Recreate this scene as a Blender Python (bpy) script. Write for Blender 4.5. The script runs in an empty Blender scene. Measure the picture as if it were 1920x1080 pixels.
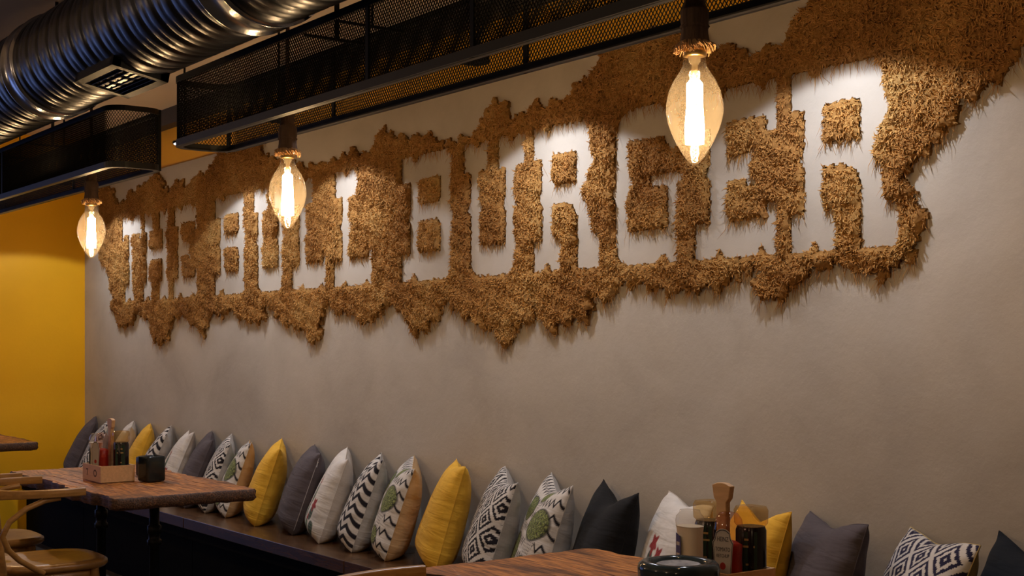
import bpy, bmesh, math, random
import numpy as np
from mathutils import Vector, Matrix
random.seed(7); RNG = np.random.default_rng(7)
S = bpy.context.scene
COL = S.collection
PI = math.pi

# ------------------------------------------------------------------ camera, world, light, exposure
F, CX, HY = 2500.0, 960.0, 640.0
YAW = math.radians(53.6)
CS, SN = math.sin(YAW), math.cos(YAW)
CAM = Vector((0.0, -3.18, 1.36))
cd = bpy.data.cameras.new('camera'); cam = bpy.data.objects.new('camera', cd); COL.objects.link(cam)
cam.location = CAM; cam.rotation_euler = (PI/2, 0, YAW)
cd.sensor_width = 36; cd.lens = F/1920*36; cd.shift_y = (HY-540)/1920
cd.clip_start = 0.05
S.camera = cam
S.view_settings.view_transform = 'Standard'; S.view_settings.look = 'None'
S.view_settings.gamma = 1; S.view_settings.use_curve_mapping = False
S.view_settings.exposure = 0.0
S.cycles.max_bounces = 8; S.cycles.transparent_max_bounces = 16
S.cycles.sample_clamp_indirect = 4.0
S.cycles.caustics_reflective = False; S.cycles.caustics_refractive = False

W = bpy.data.worlds.new('dusk'); S.world = W; W.use_nodes = True
bgn = W.node_tree.nodes['Background']
bgn.inputs['Color'].default_value = (0.30, 0.43, 1.0, 1); bgn.inputs['Strength'].default_value = 1.25

def lamp(name, kind, loc, energy, color, **kw):
    l = bpy.data.lights.new(name, kind); l.energy = energy; l.color = color
    for k, v in kw.items(): setattr(l, k, v)
    o = bpy.data.objects.new(name, l); COL.objects.link(o); o.location = loc
    return o
# window portal on the street side (only guides sampling of the sky)
p = lamp('window_portal', 'AREA', (-13.0, -3.75, 1.4), 1, (1, 1, 1), shape='RECTANGLE', size=2.0, size_y=3.5)
p.rotation_euler = (0, -PI/2, 0); p.data.cycles.is_portal = True
# unseen warm fill points, added for ambient light behind and beside the camera
for (x, y) in ((-8.3, -4.4), (-5.2, -5.2), (-2.4, -5.0), (0.6, -4.6)):
    lamp('warm_fill', 'POINT', (x, y, 2.15), 20, (1.0, 0.68, 0.42), shadow_soft_size=0.09)
SPOT_X = (-8.6, -6.65, -5.56, -3.97, -2.6)
SPOT_Y, SPOT_Z = -0.42, 2.395
for x in SPOT_X:
    lamp('wall_spot', 'SPOT', (x, SPOT_Y, SPOT_Z-0.03), 17, (0.86, 0.90, 1.0), spot_size=math.radians(131), spot_blend=0.10, shadow_soft_size=0.02)
    o = lamp('wall_spot_core', 'SPOT', (x, SPOT_Y, SPOT_Z-0.03), 11, (0.92, 0.93, 1.0), spot_size=math.radians(108), spot_blend=0.75, shadow_soft_size=0.03)
    o.rotation_euler = (math.radians(17), 0, 0)
FIL = 230.0      # filament emission

# ------------------------------------------------------------------ helpers
def wall_xz(px, py, Y=0.0):
    u = (px-CX)/F; t = (Y-CAM.y)/(SN+u*CS)
    return (t*(-CS+u*SN), CAM.z+(HY-py)/F*t)

class MB:
    def __init__(s): s.v = []; s.f = []; s.m = []; s.sm = []
    def add(s, vs, fs, mi=0, smooth=False):
        b = len(s.v); s.v += [tuple(v) for v in vs]
        for f in fs: s.f.append(tuple(i+b for i in f)); s.m.append(mi); s.sm.append(smooth)
    def box(s, x0, x1, y0, y1, z0, z1, mi=0, M=None):
        vs = [(x, y, z) for x in (x0, x1) for y in (y0, y1) for z in (z0, z1)]
        if M: vs = [M @ Vector(v) for v in vs]
        s.add(vs, [(0,1,3,2),(4,6,7,5),(0,4,5,1),(2,3,7,6),(0,2,6,4),(1,5,7,3)], mi)
    def tube(s, pts, r, n=10, closed=False, mi=0, caps=True, sec=None, up=None):
        """r: radius or list; sec: optional function i -> list of (a,b) offsets (normal, binormal)"""
        P = [Vector(p) for p in pts]; k = len(P)
        R = r if isinstance(r, (list, tuple)) else [r]*k
        rings = []
        prev = None
        for i in range(k):
            if closed: T = P[(i+1) % k]-P[i-1]
            else: T = P[min(i+1, k-1)]-P[max(i-1, 0)]
            T.normalize()
            if up is not None:
                N = Vector(up).cross(T)
                if N.length < 1e-6: N = T.orthogonal()
            elif prev is None: N = T.orthogonal()
            else: N = prev-T*prev.dot(T)
            N.normalize(); prev = N; B = T.cross(N)
            if sec: ring = [P[i]+N*a+B*b for a, b in sec(i)]
            else: ring = [P[i]+(N*math.cos(2*PI*j/n)+B*math.sin(2*PI*j/n))*R[i] for j in range(n)]
            rings.append(ring)
        n = len(rings[0]); vs = [v for ring in rings for v in ring]; fs = []
        for i in range(k if closed else k-1):
            a = i*n; b = ((i+1) % k)*n
            for j in range(n): fs.append((a+j, a+(j+1) % n, b+(j+1) % n, b+j))
        s.add(vs, fs, mi, sec is None)
        if caps and not closed:
            s.add(rings[0], [tuple(range(n))[::-1]], mi); s.add(rings[-1], [tuple(range(n))], mi)
    def lathe(s, prof, c=(0, 0, 0), n=24, mi=0, sx=1.0, sy=1.0, pw=2.0, smooth=True, cap=True):
        vs = []; k = len(prof)
        for (r, z) in prof:
            for j in range(n):
                a = 2*PI*j/n; ca, sa = math.cos(a), math.sin(a)
                e = 2.0/pw
                x = math.copysign(abs(ca)**e, ca); y = math.copysign(abs(sa)**e, sa)
                vs.append((c[0]+r*x*sx, c[1]+r*y*sy, c[2]+z))
        fs = []
        for i in range(k-1):
            for j in range(n): fs.append((i*n+j, i*n+(j+1) % n, (i+1)*n+(j+1) % n, (i+1)*n+j))
        s.add(vs, fs, mi, smooth)
        if cap:
            if prof[0][0] > 1e-4: s.add(vs[:n], [tuple(range(n))[::-1]], mi)
            if prof[-1][0] > 1e-4: s.add(vs[-n:], [tuple(range(n))], mi)
    def prism(s, poly, M, d, mi=0):
        """2D polygon (x,y) extruded d along local z, transformed by M"""
        n = len(poly)
        vs = [M @ Vector((x, y, 0)) for x, y in poly]+[M @ Vector((x, y, d)) for x, y in poly]
        s.add(vs, [tuple(range(n))[::-1], tuple(range(n, 2*n))]+[(i, (i+1) % n, n+(i+1) % n, n+i) for i in range(n)], mi)
    def mesh(s, name, mats):
        me = bpy.data.meshes.new(name); me.from_pydata(s.v, [], s.f)
        for m in (mats if isinstance(mats, (list, tuple)) else [mats]): me.materials.append(m)
        me.polygons.foreach_set('material_index', s.m); me.polygons.foreach_set('use_smooth', s.sm)
        bm = bmesh.new(); bm.from_mesh(me); bmesh.ops.recalc_face_normals(bm, faces=bm.faces); bm.to_mesh(me); bm.free()
        return me
    def build(s, name, mats, parent=None, loc=None, bevel=0):
        o = bpy.data.objects.new(name, s.mesh(name, mats)); COL.objects.link(o)
        if parent: o.parent = parent
        if loc: o.location = loc
        if bevel:
            b = o.modifiers.new('bevel', 'BEVEL'); b.width = bevel; b.segments = 2; b.limit_method = 'ANGLE'
        return o

def tag(o, label=None, cat=None, group=None, kind=None):
    if label: o['label'] = label
    if cat: o['category'] = cat
    if group: o['group'] = group
    if kind: o['kind'] = kind
    return o
def thing(name, label, cat, loc=(0, 0, 0), rz=0, group=None):
    o = bpy.data.objects.new(name, None); COL.objects.link(o); o.empty_display_size = 0.1
    o.location = loc; o.rotation_euler = (0, 0, rz)
    return tag(o, label, cat, group)
def copy_tree(o, parent=None):
    c = o.copy(); COL.objects.link(c)
    if parent: c.parent = parent
    for ch in o.children: copy_tree(ch, c)
    return c
def fast_mesh(name, V, quads, mat, smooth=True, tris=None):
    me = bpy.data.meshes.new(name)
    nq = len(quads); nt = 0 if tris is None else len(tris)
    me.vertices.add(len(V)); me.vertices.foreach_set('co', np.asarray(V, np.float32).ravel())
    idx = np.asarray(quads, np.int32).ravel()
    if nt: idx = np.concatenate([idx, np.asarray(tris, np.int32).ravel()])
    me.loops.add(len(idx)); me.loops.foreach_set('vertex_index', idx)
    st = np.arange(nq)*4; tot = np.full(nq, 4)
    if nt: st = np.concatenate([st, nq*4+np.arange(nt)*3]); tot = np.concatenate([tot, np.full(nt, 3)])
    me.polygons.add(nq+nt); me.polygons.foreach_set('loop_start', st.astype(np.int32)); me.polygons.foreach_set('loop_total', tot.astype(np.int32))
    me.polygons.foreach_set('use_smooth', np.full(nq+nt, smooth))
    me.update(calc_edges=True); me.validate()
    me.materials.append(mat)
    return me
def curve_mesh(name, splines, depth, mat):
    """closed 2D outlines (holes allowed) -> flat plate mesh in local xy, thickness depth along +-z/2"""
    cu = bpy.data.curves.new('tmp', 'CURVE'); cu.dimensions = '2D'; cu.fill_mode = 'BOTH'; cu.extrude = depth/2
    for sp in splines:
        q = cu.splines.new('POLY'); q.points.add(len(sp)-1); q.use_cyclic_u = True
        for i, (x, y) in enumerate(sp): q.points[i].co = (x, y, 0, 1)
    return _conv(cu, name, mat)
def text_mesh(name, body, size, depth, mat, align='CENTER'):
    cu = bpy.data.curves.new('tmp', 'FONT'); cu.body = body; cu.size = size; cu.extrude = depth/2; cu.align_x = align; cu.align_y = 'CENTER'
    cu.resolution_u = 3
    return _conv(cu, name, mat)
def _conv(cu, name, mat):
    o = bpy.data.objects.new('tmp', cu); COL.objects.link(o)
    dg = bpy.context.evaluated_depsgraph_get(); dg.update()
    me = bpy.data.meshes.new_from_object(o.evaluated_get(dg)); me.name = name
    bpy.data.objects.remove(o); bpy.data.curves.remove(cu)
    me.materials.clear(); me.materials.append(mat)
    return me
def link(name, me, parent=None, M=None):
    o = bpy.data.objects.new(name, me); COL.objects.link(o)
    if parent: o.parent = parent
    if M is not None: o.matrix_local = M
    return o

# ------------------------------------------------------------------ materials
def new_mat(name):
    m = bpy.data.materials.new(name); m.use_nodes = True
    nt = m.node_tree; return m, nt, nt.nodes['Principled BSDF']
def N(nt, t, **kw):
    n = nt.nodes.new(t)
    for k, v in kw.items():
        if k in n.inputs: n.inputs[k].default_value = v
        else: setattr(n, k, v)
    return n
def ramp(nt, stops):
    r = nt.nodes.new('ShaderNodeValToRGB'); e = r.color_ramp.elements
    while len(e) < len(stops): e.new(0.5)
    for i, (p, c) in enumerate(stops): e[i].position = p; e[i].color = (*c, 1)
    return r
def plain(name, col, rough=0.5, metal=0.0, var=0.12, scale=18, bump=0.0, bscale=120, spec=0.4, coord='Object', stretch=None):
    """procedural material: colour mottled by noise, optional bump grain"""
    m, nt, b = new_mat(name); L = nt.links.new
    tc = N(nt, 'ShaderNodeTexCoord'); src = tc.outputs[coord]
    if stretch:
        mp = N(nt, 'ShaderNodeMapping'); mp.inputs['Scale'].default_value = stretch; L(src, mp.inputs[0]); src = mp.outputs[0]
    n = N(nt, 'ShaderNodeTexNoise', Scale=scale, Detail=4.0); L(src, n.inputs['Vector'])
    lo = tuple(c*(1-var) for c in col); hi = tuple(min(1, c*(1+var)) for c in col)
    r = ramp(nt, [(0.3, lo), (0.7, hi)]); L(n.outputs['Fac'], r.inputs[0]); L(r.outputs[0], b.inputs['Base Color'])
    b.inputs['Roughness'].default_value = rough; b.inputs['Metallic'].default_value = metal
    b.inputs['Specular IOR Level'].default_value = spec
    if bump:
        n2 = N(nt, 'ShaderNodeTexNoise', Scale=bscale, Detail=3.0); L(src, n2.inputs['Vector'])
        bp = N(nt, 'ShaderNodeBump', Strength=bump, Distance=0.01); L(n2.outputs['Fac'], bp.inputs['Height']); L(bp.outputs[0], b.inputs['Normal'])
    return m
def wood(name, dark, mid, light, rough=0.4, scale=1.0, axis='X', bump=0.25, coat=0.0, knots=True, patch=False):
    m, nt, b = new_mat(name); L = nt.links.new
    tc = N(nt, 'ShaderNodeTexCoord'); mp = N(nt, 'ShaderNodeMapping')
    st = {'X': (0.9, 9, 9), 'Y': (9, 0.9, 9), 'Z': (9, 9, 0.9)}[axis]
    mp.inputs['Scale'].default_value = tuple(v*scale for v in st); L(tc.outputs['Object'], mp.inputs[0])
    n1 = N(nt, 'ShaderNodeTexNoise', Scale=1.6, Detail=5.0, Distortion=1.2 if knots else 0.3); L(mp.outputs[0], n1.inputs['Vector'])
    mul = N(nt, 'ShaderNodeMath', operation='MULTIPLY'); mul.inputs[1].default_value = 9.0; L(n1.outputs['Fac'], mul.inputs[0])
    si = N(nt, 'ShaderNodeMath', operation='SINE'); L(mul.outputs[0], si.inputs[0])
    n2 = N(nt, 'ShaderNodeTexNoise', Scale=9.0, Detail=6.0); L(mp.outputs[0], n2.inputs['Vector'])
    mx = N(nt, 'ShaderNodeMath', operation='MULTIPLY_ADD'); mx.inputs[1].default_value = 0.16; L(si.outputs[0], mx.inputs[0]); L(n2.outputs['Fac'], mx.inputs[2])
    r = ramp(nt, [(0.25, dark), (0.5, mid), (0.75, light)]); L(mx.outputs[0], r.inputs[0])
    src = r.outputs[0]
    if patch:
        n3 = N(nt, 'ShaderNodeTexNoise', Scale=4.2, Detail=3.0, Distortion=0.6); mp3 = N(nt, 'ShaderNodeMapping'); mp3.inputs['Scale'].default_value = (0.8, 1.8, 1); L(tc.outputs['Object'], mp3.inputs[0]); L(mp3.outputs[0], n3.inputs['Vector'])
        r3 = ramp(nt, [(0.52, (1, 1, 1)), (0.66, (0.36, 0.33, 0.33))]); L(n3.outputs['Fac'], r3.inputs[0])
        mm = N(nt, 'ShaderNodeMix', data_type='RGBA', blend_type='MULTIPLY'); mm.inputs['Factor'].default_value = 1; L(src, mm.inputs['A']); L(r3.outputs[0], mm.inputs['B']); src = mm.outputs['Result']
    L(src, b.inputs['Base Color'])
    b.inputs['Roughness'].default_value = rough; b.inputs['Coat Weight'].default_value = coat; b.inputs['Coat Roughness'].default_value = 0.25
    bp = N(nt, 'ShaderNodeBump', Strength=bump, Distance=0.004); L(mx.outputs[0], bp.inputs['Height']); L(bp.outputs[0], b.inputs['Normal'])
    return m
def fabric(name, col, attr=False, var=0.10, rough=0.85):
    m, nt, b = new_mat(name); L = nt.links.new
    tc = N(nt, 'ShaderNodeTexCoord')
    n = N(nt, 'ShaderNodeTexNoise', Scale=30.0, Detail=5.0); L(tc.outputs['Object'], n.inputs['Vector'])
    r = ramp(nt, [(0.3, (1-var,)*3), (0.7, (1,)*3)]); L(n.outputs['Fac'], r.inputs[0])
    mixn = N(nt, 'ShaderNodeMix', data_type='RGBA', blend_type='MULTIPLY'); mixn.inputs['Factor'].default_value = 1
    if attr:
        a = N(nt, 'ShaderNodeAttribute', attribute_name='print'); L(a.outputs['Color'], mixn.inputs['A'])
    else: mixn.inputs['A'].default_value = (*col, 1)
    L(r.outputs[0], mixn.inputs['B']); L(mixn.outputs['Result'], b.inputs['Base Color'])
    b.inputs['Roughness'].default_value = rough; b.inputs['Specular IOR Level'].default_value = 0.2
    b.inputs['Sheen Weight'].default_value = 0.03
    wv = N(nt, 'ShaderNodeTexNoise', Scale=420.0, Detail=1.0); L(tc.outputs['Object'], wv.inputs['Vector'])
    mp = N(nt, 'ShaderNodeMapping'); mp.inputs['Scale'].default_value = (3, 3, 17); L(tc.outputs['Object'], mp.inputs[0])
    n3 = N(nt, 'ShaderNodeTexNoise', Scale=1.3, Detail=3.0, Distortion=0.4); L(mp.outputs[0], n3.inputs['Vector'])
    b1 = N(nt, 'ShaderNodeBump', Strength=0.12, Distance=0.002); L(wv.outputs['Fac'], b1.inputs['Height'])
    b2 = N(nt, 'ShaderNodeBump', Strength=0.45, Distance=0.02); L(n3.outputs['Fac'], b2.inputs['Height']); L(b1.outputs[0], b2.inputs['Normal'])
    L(b2.outputs[0], b.inputs['Normal'])
    return m
def clear(name, tint=(1, 1, 1), gloss=0.05, body=None, bodymix=0.0, edge=0.5):
    """thin clear shell: transparent with a Fresnel sheen; optional translucent body colour"""
    m, nt, b = new_mat(name); L = nt.links.new
    out = nt.nodes['Material Output']; nt.nodes.remove(b)
    t = N(nt, 'ShaderNodeBsdfTransparent'); t.inputs[0].default_value = (*tint, 1)
    g = N(nt, 'ShaderNodeBsdfGlossy'); g.inputs['Roughness'].default_value = gloss
    src = t.outputs[0]
    if body:
        d = N(nt, 'ShaderNodeBsdfDiffuse'); d.inputs[0].default_value = (*body, 1)
        mm = N(nt, 'ShaderNodeMixShader'); mm.inputs[0].default_value = bodymix; L(src, mm.inputs[1]); L(d.outputs[0], mm.inputs[2]); src = mm.outputs[0]
    lw = N(nt, 'ShaderNodeLayerWeight', Blend=0.5); pw = N(nt, 'ShaderNodeMath', operation='POWER'); pw.inputs[1].default_value = 4.0; L(lw.outputs['Facing'], pw.inputs[0])
    fr = N(nt, 'ShaderNodeMath', operation='MULTIPLY_ADD'); fr.inputs[1].default_value = edge; fr.inputs[2].default_value = 0.035; L(pw.outputs[0], fr.inputs[0])
    mx = N(nt, 'ShaderNodeMixShader'); L(fr.outputs[0], mx.inputs[0]); L(src, mx.inputs[1]); L(g.outputs[0], mx.inputs[2])
    L(mx.outputs[0], out.inputs[0])
    return m
def emit(name, col, strength):
    m, nt, b = new_mat(name); b.inputs['Base Color'].default_value = (0, 0, 0, 1)
    b.inputs['Emission Color'].default_value = (*col, 1); b.inputs['Emission Strength'].default_value = strength
    return m
def stucco():
    m, nt, b = new_mat('stucco'); L = nt.links.new
    g = N(nt, 'ShaderNodeNewGeometry')
    mp = N(nt, 'ShaderNodeMapping'); mp.inputs['Scale'].default_value = (1, 1, 1.2); L(g.outputs['Position'], mp.inputs[0])
    n = N(nt, 'ShaderNodeTexNoise', Scale=1.7, Detail=7.0, Roughness=0.62, Distortion=0.5); L(mp.outputs[0], n.inputs['Vector'])
    r = ramp(nt, [(0.28, (0.375, 0.330, 0.280)), (0.5, (0.445, 0.400, 0.345)), (0.74, (0.50, 0.455, 0.400))]); L(n.outputs['Fac'], r.inputs[0])
    L(r.outputs[0], b.inputs['Base Color']); b.inputs['Roughness'].default_value = 0.72; b.inputs['Specular IOR Level'].default_value = 0.25
    n2 = N(nt, 'ShaderNodeTexNoise', Scale=9.0, Detail=8.0, Roughness=0.65); L(g.outputs['Position'], n2.inputs['Vector'])
    bp = N(nt, 'ShaderNodeBump', Strength=0.25, Distance=0.012); L(n2.outputs['Fac'], bp.inputs['Height']); L(bp.outputs[0], b.inputs['Normal'])
    return m
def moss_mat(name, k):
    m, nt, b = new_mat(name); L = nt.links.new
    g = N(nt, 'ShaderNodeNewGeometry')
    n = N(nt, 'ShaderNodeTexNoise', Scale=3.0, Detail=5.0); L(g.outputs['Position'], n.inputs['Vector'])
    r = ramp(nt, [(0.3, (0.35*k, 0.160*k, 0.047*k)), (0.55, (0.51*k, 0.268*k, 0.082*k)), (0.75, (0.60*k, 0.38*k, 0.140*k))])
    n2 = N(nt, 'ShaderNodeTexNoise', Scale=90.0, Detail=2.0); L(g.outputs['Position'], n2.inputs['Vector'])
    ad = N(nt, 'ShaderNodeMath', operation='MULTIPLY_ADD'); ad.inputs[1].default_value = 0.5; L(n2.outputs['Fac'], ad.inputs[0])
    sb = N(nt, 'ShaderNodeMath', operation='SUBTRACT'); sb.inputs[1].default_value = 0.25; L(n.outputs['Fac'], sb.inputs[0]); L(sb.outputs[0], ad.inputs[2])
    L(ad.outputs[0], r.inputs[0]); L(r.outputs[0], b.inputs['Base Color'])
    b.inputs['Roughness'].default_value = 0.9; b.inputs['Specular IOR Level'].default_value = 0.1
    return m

M_stucco = stucco()
M_yellow = plain('yellow_paint', (0.92, 0.485, 0.008), 0.5, var=0.03, scale=3, bump=0.06, bscale=60, coord='Object')
M_ceil = plain('ceiling_plaster', (0.78, 0.69, 0.60), 0.8, var=0.03, scale=2)
M_trim = plain('dark_trim', (0.045, 0.040, 0.038), 0.6, var=0.1)
M_floor = plain('floor_concrete', (0.06, 0.055, 0.052), 0.5, var=0.2, scale=4)
M_room = plain('room_paint', (0.20, 0.17, 0.15), 0.8, var=0.05, scale=2)
M_black = plain('black_metal', (0.006, 0.006, 0.006), 0.55, 0.0, var=0.2, scale=30, bump=0.05, spec=0.15)
M_rail = plain('black_rail', (0.008, 0.0078, 0.0075), 0.4, 0.0, var=0.15, scale=30, spec=0.35)
M_duct = plain('dark_duct_steel', (0.052, 0.055, 0.064), 0.34, 1.0, var=0.18, scale=6, bump=0.04, bscale=8)
M_vent = plain('dark_vent_metal', (0.012, 0.014, 0.019), 0.5, 0.0, var=0.15, scale=6, spec=0.12)
M_collar = plain('duct_collar_steel', (0.42, 0.43, 0.46), 0.24, 1.0, var=0.1, scale=6)
M_iron = plain('black_iron_pipe', (0.015, 0.015, 0.017), 0.45, 0.8, var=0.3, scale=60, bump=0.15, bscale=90)
M_bench = wood('bench_wood', (0.060, 0.027, 0.010), (0.105, 0.049, 0.019), (0.145, 0.070, 0.028), 0.27, 1.2, 'X', 0.10, coat=0.25, knots=False)
M_table = wood('rustic_wood', (0.17, 0.054, 0.012), (0.58, 0.225, 0.050), (0.76, 0.35, 0.095), 0.45, 1.5, 'X', 0.55, coat=0.03, patch=True)
M_table.node_tree.nodes['Principled BSDF'].inputs['Specular IOR Level'].default_value = 0.28
M_bark = wood('dark_wood_edge', (0.03, 0.012, 0.005), (0.11, 0.045, 0.018), (0.24, 0.105, 0.042), 0.55, 2.0, 'X', 0.7)
M_chair = wood('bentwood', (0.34, 0.165, 0.042), (0.44, 0.22, 0.058), (0.52, 0.28, 0.08), 0.36, 1.0, 'Y', 0.05, coat=0.3, knots=False)
M_tray = wood('pale_plywood', (0.62, 0.39, 0.20), (0.70, 0.45, 0.23), (0.76, 0.51, 0.28), 0.55, 1.5, 'X', 0.05, knots=False)
M_burn = plain('burnt_mark', (0.13, 0.07, 0.035), 0.7)
M_moss = moss_mat('moss_sprig', 1.0)
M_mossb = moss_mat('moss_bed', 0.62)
M_glass = clear('bulb_glass', (1.0, 0.965, 0.89), 0.03, body=(1.0, 0.92, 0.78), bodymix=0.016, edge=0.40)
M_stem = clear('glass_stem', (0.95, 0.9, 0.8), 0.1, body=(0.9, 0.8, 0.6), bodymix=0.3)
M_fil = emit('filament', (1.0, 0.65, 0.33), FIL)
M_brass = plain('brass', (0.55, 0.36, 0.14), 0.35, 1.0)
M_panel = plain('black_panel', (0.004, 0.004, 0.004), 0.8, spec=0.06)
M_rope = plain('jute_wrap', (0.14, 0.085, 0.055), 0.95, var=0.35, scale=60, bump=0.6, bscale=140, stretch=(1, 1, 0.15))
M_fray = plain('frayed_jute', (0.42, 0.25, 0.115), 0.9, var=0.25, scale=80)
M_lens = emit('spot_lens', (0.86, 0.90, 1.0), 6.0)

# ------------------------------------------------------------------ the room
XL = -9.43
def struct(name, mb, mat, parent=None):
    o = mb.build(name, mat, parent); o['kind'] = 'structure'; return o
m = MB(); m.box(-13.2, 4, -8, 0.3, -0.1, 0); struct('floor', m, M_floor)
m = MB(); m.box(-13.2, 4, -8, 0.3, 2.79, 2.9); struct('ceiling', m, M_ceil)
m = MB(); m.box(XL, 4, 0.0, 0.16, 0, 2.44); struct('wall_back', m, M_stucco)
m = MB(); m.box(XL-0.15, 4, 0.05, 0.2, 2.38, 2.79); struct('wall_upper', m, M_yellow)
m = MB(); m.box(XL, 4, -0.03, 0.05, 2.69, 2.79); struct('trim_1', m, M_trim)
m = MB(); m.box(XL-0.15, XL, -0.585, 0.16, 0, 2.79); struct('wall_left', m, M_yellow)
m = MB(); m.box(4, 4.15, -8, 0.3, 0, 2.79); struct('wall_right', m, M_room)
m = MB(); m.box(-13.2, 4, -8.15, -8, 0, 2.79); struct('wall_front', m, M_room)
m = MB(); m.box(-13.35, XL-0.15, 0.0, 0.16, 0, 2.79); struct('wall_hall', m, M_room)
m = MB(); m.box(-13.2, -13.05, -8, -5.5, 0, 2.79); m.box(-13.2, -13.05, -2.0, 0.0, 0, 2.79)
m.box(-13.2, -13.05, -5.5, -2.0, 0, 0.4); m.box(-13.2, -13.05, -5.5, -2.0, 2.4, 2.79); struct('wall_far', m, M_room)
m = MB()
for y in (-5.47, -3.75, -2.03): m.box(-13.17, -13.09, y-0.03, y+0.03, 0.4, 2.4)
m.box(-13.17, -13.09, -5.5, -2.0, 0.4, 0.46); m.box(-13.17, -13.09, -5.5, -2.0, 2.34, 2.4); struct('window_1', m, M_black)

# ------------------------------------------------------------------ moss sign
MOSS = [(188,354),(202,349),(215,356),(224,382),(239,378),(250,356),(260,367),(263,352),(274,347),(285,336),(298,321),(308,340),(319,367),(326,349),(339,338),(350,349),(354,356),(367,334),(380,323),(391,334),(398,312),(413,290),(430,286),(451,283),(467,268),(495,266),(500,292),(522,298),(540,297),(558,302),(571,313),(602,311),(611,307),(638,298),(651,291),(671,280),(678,289),(702,291),(707,267),(713,247),(727,244),(740,251),(749,256),(780,258),(811,253),(829,262),(840,271),(869,262),(900,251),(909,222),(922,204),(937,186),(953,197),(958,218),(985,218),(1006,191),(1017,197),(1022,204),(1043,191),(1075,181),(1086,165),(1112,138),(1134,106),(1144,90),(1180,72),(1240,62),(1290,60),(1330,75),(1341,88),(1357,93),(1373,85),(1394,90),(1402,104),(1421,98),(1442,90),(1458,88),(1474,80),(1484,69),(1490,53),(1489,40),(1492,27),(1506,16),(1527,5),(1538,0),(1570,-30),(1650,-60),(1760,-90),(1900,-110),(1990,-60),(1960,30),(1920,70),(1910,102),(1910,126),(1883,132),(1878,156),(1846,172),(1824,185),(1808,207),(1784,231),(1765,258),(1744,285),(1722,301),(1711,322),(1709,354),(1722,376),(1733,397),(1733,430),(1725,473),(1701,489),(1679,505),(1652,521),(1631,518),(1609,502),(1566,499),(1556,494),(1529,510),(1507,524),(1486,534),(1478,553),(1454,564),(1427,561),(1421,537),(1427,515),(1418,508),(1398,502),(1384,524),(1349,538),(1313,547),(1296,533),(1287,547),(1256,547),(1238,540),(1211,533),(1167,530),(1153,553),(1144,564),(1127,558),(1111,549),(1109,571),(1116,584),(1109,598),(1082,600),(1056,611),(1040,620),(1024,607),(1011,591),(1004,589),(998,609),(980,609),(969,607),(969,633),(958,649),(940,638),(931,616),(904,611),(887,598),(865,585),(853,574),(841,562),(831,574),(825,595),(804,613),(804,629),(796,621),(776,629),(770,607),(764,587),(739,570),(731,566),(723,583),(707,595),(690,609),(674,597),(662,585),(641,587),(631,583),(623,566),(613,578),(609,607),(599,640),(589,642),(576,619),(558,612),(536,606),(521,590),(513,575),(502,578),(499,601),(476,603),(454,595),(443,580),(421,586),(417,599),(413,586),(395,593),(391,619),(384,629),(376,619),(361,604),(347,586),(328,601),(321,630),(306,645),(289,634),(287,604),(269,590),(261,584),(254,604),(236,612),(224,608),(221,590),(211,575),(217,556),(210,534),(211,516),(202,501),(191,486),(189,467),(195,419)]
# glyph outlines: x 0..1 across the letter, y 0 base .. 1 cap; first outline solid, others holes
def notch_top(x, w=0.05, d=0.055): return [(x-w, 1), (x, 1-d), (x+w*0.8, 1-0.01)]
G = {}
G['B'] = [[(0,0),(0.19,0),(0.25,0.06),(0.31,0),(0.88,0),(0.96,0.05),(0.97,0.42),(1.0,0.5),(0.97,0.58),(0.97,0.94),(0.90,1),(0.34,1),(0.27,0.94),(0.2,1),(0,1),(0,0.78),(0.17,0.78),(0.17,0.57),(0.12,0.51),(0.17,0.45),(0.17,0.22),(0,0.22)],
          [(0.35,0.605),(0.70,0.605),(0.74,0.64),(0.74,0.80),(0.35,0.80)], [(0.35,0.23),(0.74,0.23),(0.74,0.43),(0.70,0.47),(0.35,0.47)]]
G['U'] = [[(0.23,0),(0.73,0),(0.82,0.05),(0.845,0.10),(0.845,0.46),(0.89,0.51),(0.85,0.57),(0.85,0.775),(1,0.775),(1,1),(0.86,1),(0.79,0.95),(0.72,1),(0.565,1),(0.565,0.775),(0.68,0.775),(0.68,0.57),(0.63,0.51),(0.68,0.46),(0.68,0.23),(0.29,0.23),(0.29,0.46),(0.34,0.51),(0.29,0.57),(0.29,0.775),(0.42,0.775),(0.42,1),(0.30,1),(0.24,0.95),(0.18,1),(0,1),(0,0.775),(0.11,0.775),(0.11,0.56),(0.05,0.5),(0.11,0.45),(0.11,0.10),(0.14,0.05)]]
G['R'] = [[(0,0),(0.17,0),(0.225,0.055),(0.28,0),(0.44,0),(0.44,0.22),(0.315,0.235),(0.315,0.46),(0.50,0.46),(0.60,0.43),(0.66,0.36),(0.665,0),(1,0),(1,0.225),(0.88,0.245),(0.85,0.42),(0.75,0.50),(0.86,0.66),(0.93,0.72),(0.87,0.80),(0.86,0.93),(0.79,1),(0.30,1),(0.23,0.945),(0.17,1),(0,1),(0,0.785),(0.125,0.785),(0.125,0.57),(0.08,0.51),(0.13,0.45),(0.13,0.22),(0,0.22)],
          [(0.32,0.59),(0.65,0.59),(0.65,0.80),(0.32,0.80)]]
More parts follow.
